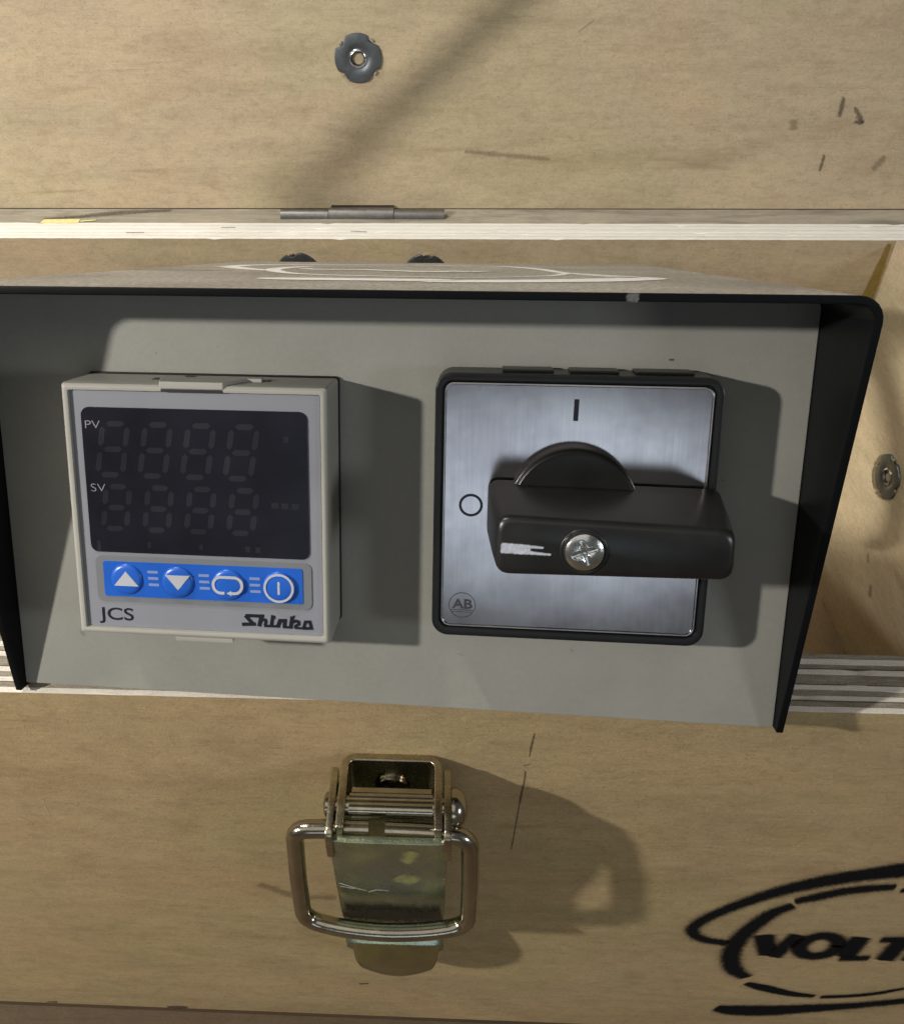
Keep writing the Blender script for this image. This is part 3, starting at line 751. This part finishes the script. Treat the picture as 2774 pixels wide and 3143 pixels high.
ribbon('dark_reflection', [[(-11.2, -60.5, 6), (-4, -60.0, 8), (4, -60.5, 7), (11.2, -60.0, 6)]], web, M_DARKREFL, latch, feather=5.0, lift=0.30)  # dark reflection at the lever's lower end, painted as a rough-edged band
ribbon('painted_glint', [[(5.0, -25.0, 2.2), (4.2, -28.5, 2.6), (3.6, -30.0, 1.0)]], web, M_GLINT, latch, feather=2.2, lift=0.25)  # yellow highlights on the lever, painted as soft patches
ribbon('painted_glint', [[(2.0, -38.0, 2.5), (5.5, -40.0, 3.0)]], web, M_GLINT, latch, feather=4.0, lift=0.2)
# flanges running down the sides of the lever
for sgn, x0 in ((-1, XC-12.2), (1, XC+10.9)):
    prism('lever_flange', [(-18.0, -24), (-16.6, -40), (-14.6, -58), (-12, -68), (-5.0, -70), (-4.0, -45), (-4.0, -24)], 0, 1.3, M_LATCH, latch, 0.3, fn=sideways(x0))
# bent wire bail
def bend(P, r=4.5, n=6):
    out = [Vector(P[0])]
    for a, b, c in zip(P, P[1:], P[2:]):
        a, b, c = Vector(a), Vector(b), Vector(c)
        d1 = (a-b).normalized(); d2 = (c-b).normalized(); rr = min(r, (a-b).length*0.48, (c-b).length*0.48)
        for k in range(n+1):
            s = k/n; out.append((b+d1*rr)*(1-s)**2 + b*2*s*(1-s) + (b+d2*rr)*s*s)
    out.append(Vector(P[-1])); return out
bail = [(-0.8, -15.2, -23.4), (-10.0, -15.2, -23.4), (-16.6, -15.4, -23.6), (-16.9, -17.6, -40), (-16.8, -18.9, -57.0), (-8.0, -20.4, -57.7), (2.0, -21.0, -57.9), (12.0, -20.4, -57.9), (21.0, -18.9, -57.4), (20.9, -17.6, -40), (20.4, -15.4, -24.6), (12.0, -15.2, -23.8), (2.6, -15.2, -23.6)]
bp = bend(bail[:3] + bail[3:], 4.6)
tube('wire_bail', [tuple(v) for v in bp], 1.95, M_LATCH2, latch, 16)

# ------------------------------------------------------------------ the control box
pm = PANEL.copy(); pm.translation = pm.translation * MM
ctl = thing('control_box', 'black hooded instrument box with sloped grey panel, dark digital display and rotary switch', 'control box', pm)
XA, XB, YB, YT = -43.2, 108.65, -43.0, 39.9
# hood: one folded sheet, top and two cheeks, open at the back below
def hood():
    bm = bmesh.new(); r, th = 4.2, 1.35
    def profile(off):
        x0, x1, yt = XA-0.03-th+off, XB+0.03+th-off, YT+th-off
        rr = r - off; P = []
        ys = [YB + (yt-rr-YB)*k/12 for k in range(13)]
        P += [(x0, y) for y in ys]
        P += [(x0+rr-rr*math.cos(R(90*k/6)), yt-rr+rr*math.sin(R(90*k/6))) for k in range(1, 6)]
        P += [(x0+rr + (x1-x0-2*rr)*k/20, yt) for k in range(21)]
        P += [(x1-rr+rr*math.sin(R(90*k/6)), yt-rr+rr*math.cos(R(90*k/6))) for k in range(1, 6)]
        P += [(x1, y) for y in reversed(ys)]
        return P
    def zf(y): return 1.84 + (22.3-1.84)*(y-YB)/(YT-YB)
    def zb(y, x):
        if y > YT - 3.0: return -168.0
        s = max(0.0, (y-YB)/(YT-3.0-YB)); return -2.5 - 1.5*s - (5.0 if y > YT - 8 else 0.0)
    O, I = profile(0.0), profile(th)
    n = len(O)
    of = [bm.verts.new((x, y, zf(min(y, YT+0.5)))) for x, y in O]; ob_ = [bm.verts.new((x, y, zb(y, x))) for x, y in O]
    if_ = [bm.verts.new((x, y, zf(min(y, YT+0.5)))) for x, y in I]; ib = [bm.verts.new((x, y, zb(q[1], x))) for (x, y), q in zip(I, O)]
    for k in range(n-1):
        top = 18 <= k < 38
        f = bm.faces.new((of[k+1], of[k], ob_[k], ob_[k+1])); f.material_index = 1 if top else 0
        bm.faces.new((if_[k], if_[k+1], ib[k+1], ib[k]))
        bm.faces.new((of[k], of[k+1], if_[k+1], if_[k]))
        bm.faces.new((ob_[k+1], ob_[k], ib[k], ib[k+1]))
    for k in (0, n-1): bm.faces.new((of[k], if_[k], ib[k], ob_[k]))
    bmesh.ops.recalc_face_normals(bm, faces=bm.faces)
    es = [e for e in bm.edges if len(e.link_faces) == 2 and e.calc_face_angle(0) > R(60)]
    bmesh.ops.bevel(bm, geom=es, offset=0.25, segments=2, profile=0.5, affect='EDGES', clamp_overlap=True)
    bmesh.ops.scale(bm, vec=(MM, MM, MM), verts=bm.verts)
    me = bpy.data.meshes.new('hood'); bm.to_mesh(me); bm.free()
    for p in me.polygons: p.use_smooth = True
    me.set_sharp_from_angle(angle=R(35))
    o = link('hood', me, [M_BLACK, M_DUSTY], ctl)
    w = o.modifiers.new('normals', 'WEIGHTED_NORMAL'); w.keep_sharp = True
    return o
hd = hood()
hl = part('hood_emblem', ctl)
HL = DATA['HLOGO']
ontop = lambda a, b, h: (a, YT+1.35+h, b)
for k in ('up', 'up2', 'inner', 'bottom', 'loop'):
    ribbon('swoosh', [[(a, b, w*(0.62 if k != 'bottom' else 0.85)) for a, b, w in HL[k]]], ontop, M_WLOGO, hl, feather=1.2, lift=0.06); LIFT[0] += 1
ribbon('letter', [[(a, b, w*0.6) for a, b, w in HL['text']]], ontop, M_WLOGO, hl, feather=1.8, lift=0.06)
LIFT[0] = 0
prism('grey_panel', [(XA-0.01, YB+0.9), (XB+0.01, YB), (XB+0.01, YT-1.0), (XA-0.01, YT-1.0)], -1.6, 0.0, M_GREYPAINT, ctl, 0.25)
lathe('cable_gland', [(0, -1), (7, -1), (7, 6), (6.2, 7), (6.2, 13), (5, 16), (0, 16)], lambda a, b, h: (XB+1.35+h, 9.0+a, -38+b), M_BLKPL, ctl, 20)
ribbon('scratch', [[(72.2, 0.0, 1.2), (73.6, 0.0, 1.4)]], lambda a, b, h: (a, YT+0.65+b, 22.42+h), M_WEAR, ctl, feather=0.4, lift=0.03)
ribbon('scratch', [[(83.6, 28.4, 0.35), (84.3, 28.4, 0.35)]], lambda a, b, h: (a, b, h), M_CRACK, ctl, feather=0.15, lift=0.03)
rp = random.Random(5)
for k in range(12):
    px_, py_ = rp.uniform(XA+3, XB-6), rp.uniform(YB+3, YT-8)
    dx_, dy_ = rp.uniform(-0.7, 0.7), rp.uniform(-0.5, 0.5)
    ribbon('speck', [[(px_, py_, 0.12), (px_+dx_*0.5, py_+dy_*0.7, 0.2), (px_+dx_, py_+dy_*0.6, 0.1)]], lambda a, b, h: (a, b, h), M_SMUDGE, ctl, feather=0.2, lift=0.02, n=2)
for st in ([(-30, -30, 0.5), (-29.6, -30.6, 0.5)],):
    ribbon('smudge', [st], lambda a, b, h: (a, b, h), M_SMUDGE, ctl, feather=0.6, lift=0.03)

# --- temperature controller
tc = part('temperature_controller', ctl)
prism('gasket', rrect(0, 0, 48.35, 48.5, 0.8), 0.0, 0.6, M_BLKPL, tc, 0.1)
prism('controller_body', rrect(0, 0, 44.6, 44.6, 0.8), -34, -1.7, M_BLKPL, tc, 0.3)
bm = bmesh.new()
def sq(h, r=0.5, cy=0.0): return rrect(0, cy, 2*h, 2*h, r, 3)
levels = [(sq(23.9), 0.7), (sq(24.0), 9.0), (sq(24.0), 11.6), (sq(23.85), 12.2), (sq(23.5, 0.5), 12.55), (sq(23.2, 0.4), 12.62), (sq(22.75, 0.3), 12.5), (sq(22.6, 0.3), 11.5), (sq(22.55, 0.3), 11.0)]
prev = None
for pts, z in levels:
    row = [bm.verts.new((x, y, z)) for x, y in pts]
    if prev:
        for k in range(len(row)): bm.faces.new((prev[k], prev[(k+1) % len(row)], row[(k+1) % len(row)], row[k]))
    prev = row
finish(bm, 'bezel', M_BEZEL, tc, sharp=30)
box('face_label', -22.56, 22.56, -22.56, 22.56, 10.4, 11.2, M_FACE, tc)
# clip tabs on the rim, top and bottom
prism('clip_tab', [(-5.7, 0), (5.7, 0), (8.6, 5.2), (11.3, 5.2), (11.3, 7.0), (-7.3, 7.0), (-7.3, 5.0)], 0, 1.3, M_BEZEL, tc, 0.2, fn=lambda x, y, z: (x, 23.3+z, 12.8-y))
box('clip_gap', -5.5, 5.5, 22.72, 23.25, 12.2, 12.68, M_DARK, tc)
for gx in (-8.2, 11.6, -2.0):
    box('clip_gap', gx-0.9, gx+0.9, 23.7, 24.12 if gx != -2.0 else 24.72, 5.4 if gx != -2.0 else 6.2, 7.2, M_DARK, tc)
prism('clip_tab', [(-5.6, 0), (5.5, 0), (4.8, 5.0), (-4.9, 5.0)], -0.9, 0.0, M_BEZEL, tc, 0.15, fn=lambda x, y, z: (x, -23.95+z, 12.1-y))
prism('display_window', rrect(-0.25, 5.95, 41.1, 27.3, 1.5), 11.2, 11.42, M_SCREEN, tc, 0.06)
def digit(cx, cyt, cym, cyb, w, sl):
    bm = bmesh.new(); th = 1.05
    def at(x, y): return (cx + x + sl*(y-cym), y)
    def quad(pts):
        bm.faces.new([bm.verts.new((*at(*p), 11.435)) for p in pts])
    g = 0.28
    for y in (cyt, cym, cyb):
        quad([(-w/2+g+th*0.3, y), (-w/2+g+th*0.8, y+th/2), (w/2-g-th*0.8, y+th/2), (w/2-g-th*0.3, y), (w/2-g-th*0.8, y-th/2), (-w/2+g+th*0.8, y-th/2)])
    for x in (-w/2, w/2):
        for y0, y1 in ((cyb, cym), (cym, cyt)):
            quad([(x, y0+g+0.25), (x+th/2, y0+g+th*0.7), (x+th/2, y1-g-th*0.7), (x, y1-g-0.25), (x-th/2, y1-g-th*0.7), (x-th/2, y0+g+th*0.7)])
    bmesh.ops.recalc_face_normals(bm, faces=bm.faces)
    bmesh.ops.scale(bm, vec=(MM, MM, MM), verts=bm.verts)
    me = bpy.data.meshes.new('digit'); bm.to_mesh(me); bm.free()
    return link('digit', me, M_SEG, tc)
for i in range(4):
    digit(-15.3 + 7.88*i, 16.65, 11.95, 7.2, 4.6, 0.17)
    digit(-15.35 + 7.86*i, 4.98, 0.98, -3.05, 4.4, 0.14)
text('lettering', 'PV', -20.1, 15.7, 11.45, 2.15, M_PVSV, tc, 2.75, 0, -0.03)
text('lettering', 'SV', -19.9, 3.95, 11.45, 2.15, M_PVSV, tc, 2.75, 0, -0.03)
ribbon('scratch', [[(-19.2, -5.9, .25), (-19.2, -7.2, .4)]], lambda a, b, h: (a, b, 11.43+h), M_SEG, tc, feather=0.4, lift=0.01)
prism('keypad', rrect(0.2, -12.95, 40.8, 9.1, 1.3), 11.2, 11.38, M_KEYS, tc, 0.05)
prism('key_strip', rrect(0.12, -12.9, 37.7, 6.95, 0.5), 11.38, 11.5, M_BLUE, tc, 0.04)
BX = [(-14.25, -12.85), (-4.45, -12.98), (5.05, -13.08), (14.6, -13.15)]
for bx, by in BX:
    pr = [(3.05, 0.0), (2.98, 0.22), (2.75, 0.42), (2.3, 0.55), (1.2, 0.62), (0, 0.64)]
    lathe('button', pr, lambda a, b, h, bx=bx, by=by: (bx+a, by+b, 11.48+h), M_BLUE, tc, 32, 80)
ZI = 12.08
def poly(name, pts, z, mat, parent):
    bm = bmesh.new(); bm.faces.new([bm.verts.new((x*MM, y*MM, z*MM)) for x, y in pts])
    bmesh.ops.recalc_face_normals(bm, faces=bm.faces)
    for f in bm.faces:
        if f.normal.z < 0: f.normal_flip()
    me = bpy.data.meshes.new(name); bm.to_mesh(me); bm.free(); return link(name, me, mat, parent)
def icon_tri(cx, cy, up):
    s = 1 if up else -1
    bm = bmesh.new(); prism_into(bm, [(cx-2.35, cy-1.35*s), (cx+2.35, cy-1.35*s), (cx, cy+1.55*s)], 11.6, ZI+0.07)
    return finish(bm, 'arrow_mark', M_ICON, tc, 0.03)
icon_tri(-14.2, -12.65, True); icon_tri(-4.35, -12.85, False)
lp = rrect(5.05, -13.0, 5.5, 3.3, 1.45, 8)
a0 = 22
seq = [lp[(a0+k) % len(lp)] for k in range(len(lp))]
# the loop is left open at the bottom, ending in a small arrow
def loop_pts():
    P = []
    for x, y in [(4.45, -14.55), (3.9, -14.55)]: P.append((x, y))
    P += [(5.05-1.3-1.4*math.sin(R(a)), -13.0-1.55*math.cos(R(a))) for a in range(0, 181, 15)]
    P += [(5.05+1.3+1.4*math.sin(R(a)), -13.0+1.55*math.cos(R(a))) for a in range(0, 181, 15)]
    P += [(6.0, -14.55), (5.4, -14.55)]
    return [(x, y, 0.55) for x, y in P]
flat_strokes('loop_mark', [loop_pts(), [(5.75, -14.05, 0.1), (5.2, -14.55, 0.5), (5.75, -15.0, 0.1)]], ZI, M_ICON, tc, 0.08)
o_ = [(14.6 + 2.6*math.cos(R(a)), -13.15 + 2.6*math.sin(R(a)), 0.45) for a in range(0, 361, 10)]
flat_strokes('power_mark', [o_, [(14.6, -11.9, 0.42), (14.6, -14.4, 0.42)]], ZI, M_ICON, tc, 0.08)
for dx, dy in ((-9.25, -12.5), (0.45, -12.75), (10.0, -12.95)):
    flat_strokes('dash_mark', [[(dx-0.98+0.06*k, dy+1.25-1.25*k, 0.52), (dx+0.98+0.06*k, dy+1.25-1.25*k, 0.52)] for k in range(3)], 11.5, M_DASH, tc, 0.03)
text('lettering', 'JCS', -20.35, -21.25, 11.23, 3.5, M_INK, tc, 6.8, 0, 0.042)
Z_ = lambda L, w: [(7.15 + (X-140)*0.00893, -21.25 + (345 + (X-140)*0.047 - Y)*0.0093, (w if not isinstance(w, list) else w[i])*0.0093) for i, (X, Y) in enumerate(L)]
SHK = [Z_([(630, 140), (230, 128)], 72), Z_([(225, 125), (400, 320)], 78), Z_([(450, 312), (150, 315)], 74), Z_([(575, 130), (515, 360)], 84), Z_([(545, 250), (600, 215), (655, 225), (665, 260), (640, 345)], 66),
       Z_([(620, 348), (960, 362)], 58), Z_([(815, 118), (775, 350)], 72), Z_([(800, 165), (865, 170)], 60), Z_([(905, 372), (965, 238), (1065, 238), (1050, 390)], 80), Z_([(1030, 378), (1230, 384)], 50),
       Z_([(1235, 140), (1265, 165)], 60), Z_([(1225, 150), (1180, 392)], 80), Z_([(1200, 280), (1300, 242), (1355, 262), (1360, 310), (1290, 355), (1290, 400)], 62), Z_([(1270, 392), (1480, 402)], 48),
       Z_([(1455, 395), (1495, 262), (1590, 262), (1620, 400), (1440, 402)], 62)]
flat_strokes('lettering', SHK, 11.2, M_INK, tc, 0.04)

for o in tc.children:                                     # the printed face sits just inside the rim
    if o.name.split('.')[0] in ('face_label', 'display_window', 'digit', 'lettering', 'keypad', 'key_strip', 'button', 'arrow_mark', 'loop_mark', 'power_mark', 'dash_mark', 'scratch'):
        o.location.z += 0.65*MM
for ix, iy, iw in ((14.2, 2.4, 1.3), (16.0, 2.35, 1.2), (17.9, 2.3, 1.3), (16.5, 14.6, 0.9), (8.9, -6.1, 0.9), (10.8, -6.15, 0.9), (-9.6, -6.0, 0.7), (0.2, -6.05, 0.7)):
    box('indicator', ix-iw/2, ix+iw/2, iy-0.55, iy+0.5, 12.05, 12.085, M_SEG, tc)
# --- rotary selector switch
sw = part('rotary_switch', ctl)
SX, SY = 67.05, 1.75
prism('switch_body', rrect(SX, SY, 42, 42, 2.0), -30, -1.7, M_BLKPL, sw, 0.4)
prism('frame', rrect(SX, SY, 49.3, 49.3, 3.0, 8), 0.0, 7.2, M_BLKPL, sw, 0.0)
ring('frame', rrect(SX, SY, 49.3, 49.3, 3.0, 8), rrect(SX, SY+0.1, 46.5, 46.3, 1.8, 8), 7.2, 8.3, M_BLKPL, sw, 0.35)
for cx_, w_ in ((58.5, 9), (70, 8.5), (82, 10)):
    box('clip_ridge', cx_-w_/2, cx_+w_/2, SY+24.6, SY+25.15, 1.0, 5.5, M_BLKPL, sw, 0.2)
prism('face_plate', rrect(SX, SY+0.05, 46.2, 46.0, 1.7, 8), 7.0, 7.62, M_ALU, sw, 0.12)
ring('plate_rim', rrect(SX, SY+0.05, 46.15, 45.95, 1.7, 8), rrect(SX, SY+0.05, 45.3, 45.1, 1.4, 8), 7.6, 7.95, M_ALU, sw, 0.15)
flat_strokes('dial_mark', [[(66.95, 22.2, 0.85), (66.9, 18.35, 0.85)]], 7.63, M_INK, sw, 0.03)
flat_strokes('dial_mark', [[(49.1 + 1.92*math.cos(R(a)), 2.4 + 1.9*math.sin(R(a)), 0.47) for a in range(0, 361, 10)]], 7.63, M_INK, sw, 0.03)
AX, AY = 47.95, -17.0
oc = [(AX + 2.45*math.cos(R(a+22.5)), AY + 2.45*math.sin(R(a+22.5)), 0.14) for a in range(0, 361, 45)]
flat_strokes('maker_emblem', [smooth_path(oc[:-1], 4, True) + [smooth_path(oc[:-1], 4, True)[0]], [(AX-2.1, AY-0.95, 0.12), (AX+2.1, AY-0.95, 0.12)], [(AX-2.0, AY-1.35, 0.1), (AX+2.0, AY-1.35, 0.1)]], 7.63, M_ETCH, sw, 0.02)
text('maker_emblem', 'AB', AX-1.85, AY-0.62, 7.66, 2.55, M_ETCH, sw, 3.75, 0, 0.075)
# turning knob: round boss and long grip
lathe('boss', [(11.3, 7.6), (11.3, 10.2), (11.05, 10.9), (10.6, 11.2), (10.1, 11.1), (0, 10.9)], lambda a, b, h: (SX+a, SY+1.1+b, h), M_HANDLE, sw, 64, 45)
bm = bmesh.new()
# corners of the grip at its foot and at its face (left low, right low, right high, left high)
FOOT = [(52.1, -3.6), (92.7, -3.6), (92.5, 7.0), (52.1, 7.6)]
FACE = [(53.4, -2.75), (90.1, -2.3), (89.9, 5.95), (53.4, 7.05)]
def round_poly(Q, r, n=6):
    out = []
    for i in range(4):
        p, a, b_ = Vector(Q[i]), Vector(Q[i-1]), Vector(Q[(i+1) % 4])
        p0 = p + (a-p).normalized()*r; p1 = p + (b_-p).normalized()*r
        for k in range(n+1):
            q = k/n; v = p0*(1-q)**2 + p*2*q*(1-q) + p1*q*q; out.append((v.x, v.y))
    return out
prev = None
for f, z, r in ((0.0, 8.6, 2.2), (0.55, 20.0, 2.2), (0.94, 26.9, 2.4), (0.965, 27.7, 2.4), (0.985, 28.2, 2.3), (1.0, 28.5, 2.2)):
    Q = [(a[0]+(b[0]-a[0])*f, a[1]+(b[1]-a[1])*f) for a, b in zip(FOOT, FACE)]
    k_ = {27.7: 0.08, 28.2: 0.35, 28.5: 0.95}.get(z, 0.0)          # the face edge is rolled over
    mx, my = sum(q[0] for q in Q)/4, sum(q[1] for q in Q)/4
    Q = [(q[0]-math.copysign(k_, q[0]-mx), q[1]-math.copysign(k_, q[1]-my)) for q in Q]
    row = [bm.verts.new((x, y, z)) for x, y in round_poly(Q, r)]
    if prev:
        for k in range(len(row)): bm.faces.new((prev[k], prev[(k+1) % len(row)], row[(k+1) % len(row)], row[k]))
    else: bm.faces.new(list(reversed(row)))
    prev = row
bm.faces.new(prev)
finish(bm, 'grip', M_HANDLE, sw, 0.0, 4, 55, True, 60)
for st in ([(SX-12.7, SY+0.1, 1.7), (SX-10.5, SY+0.02, 1.65), (SX-8.4, SY-0.05, 1.5)], [(SX-8.7, SY+0.45, 0.6), (SX-6.4, SY+0.38, 0.25)], [(SX-8.7, SY-0.5, 0.65), (SX-5.2, SY-0.72, 0.22)]):
    ribbon('pointer_mark', [st], lambda a, b, h: (a, b, 28.5+h), M_WHITEMARK, sw, feather=0.3, lift=0.03)
    LIFT[0] += 1
LIFT[0] = 0
lathe('screw_recess', [(3.75, 0.0), (3.7, 0.12), (3.5, 0.16), (3.3, 0.1), (3.25, -0.05)], lambda a, b, h: (SX+a, SY+b, 28.52+h), M_HANDLE, sw, 40, 60)
lathe('screw_recess', [(3.4, 0.0), (0, 0.0)], lambda a, b, h: (SX+a, SY+b, 28.53+h), M_DARK, sw, 32)
# cross-head screw
bm = bmesh.new()
NN, MMs = 48, 14
def head(x, y):
    r = math.hypot(x, y); z = 1.25*math.sqrt(max(0, 1-(r/3.4)**2))
    a = math.atan2(y, x) - R(20)
    u, v = r*math.cos(a), r*math.sin(a)
    d = min(abs(u), abs(v))
    w = 0.42*max(0.0, 1 - r/2.1)+0.14
    if r < 1.9 and d < w+0.25: z -= 0.5*(1-r/2.4)*min(1, max(0, (w+0.25-d)/0.3))
    return z
rows = []
for i in range(MMs+1):
    r = 2.95*i/MMs
    rows.append([bm.verts.new((SX+r*math.cos(2*math.pi*k/NN), SY+0.1+r*math.sin(2*math.pi*k/NN), 28.62+head(r*math.cos(2*math.pi*k/NN), r*math.sin(2*math.pi*k/NN)))) for k in range(NN)] if i else [bm.verts.new((SX, SY+0.1, 28.62+head(0, 0)))])
rows.append([bm.verts.new((SX+2.95*math.cos(2*math.pi*k/NN), SY+0.1+2.95*math.sin(2*math.pi*k/NN), 28.5)) for k in range(NN)])
for k in range(NN): bm.faces.new((rows[0][0], rows[1][k], rows[1][(k+1) % NN]))
for a, b in zip(rows[1:], rows[2:]):
    for k in range(NN): bm.faces.new((a[k], b[k], b[(k+1) % NN], a[(k+1) % NN]))
finish(bm, 'screw', M_SCREWM, sw, sharp=60)

# ------------------------------------------------------------------ unseen cords, added to cast shadows on the lid and right wall
def shadow_pt(L, frac, p):
    L = Vector(L); return tuple(L + (Vector(p)-L)*frac)
LA, LB = (-447, -218, 289), (40, -380, 400)
cord = tube('shadow_cord', smooth_path([shadow_pt(LA, 0.66, (76, 255, 118)), shadow_pt(LA, 0.66, (38, 255, 82)), shadow_pt(LA, 0.62, (-2, 255, 46)), shadow_pt(LA, 0.52, (-36, 255, 14)), shadow_pt(LA, 0.42, (-50, 255, -4))], 8), 3.1, M_SHADOWCORD)
cord['label'] = 'unseen black cord added to shade the raised lid'
cord['category'] = 'cord'
wire = tube('shadow_cord', smooth_path([shadow_pt(LB, 0.86, (193, p, q)) for p, q in ((216, -40), (203, -44), (189, -49), (172, -57), (158, -72), (150, -92), (156, -104))], 8), 2.2, M_SHADOWCORD)
wire['label'] = 'unseen thin black cord added to shade the right wall'
wire['category'] = 'cord'
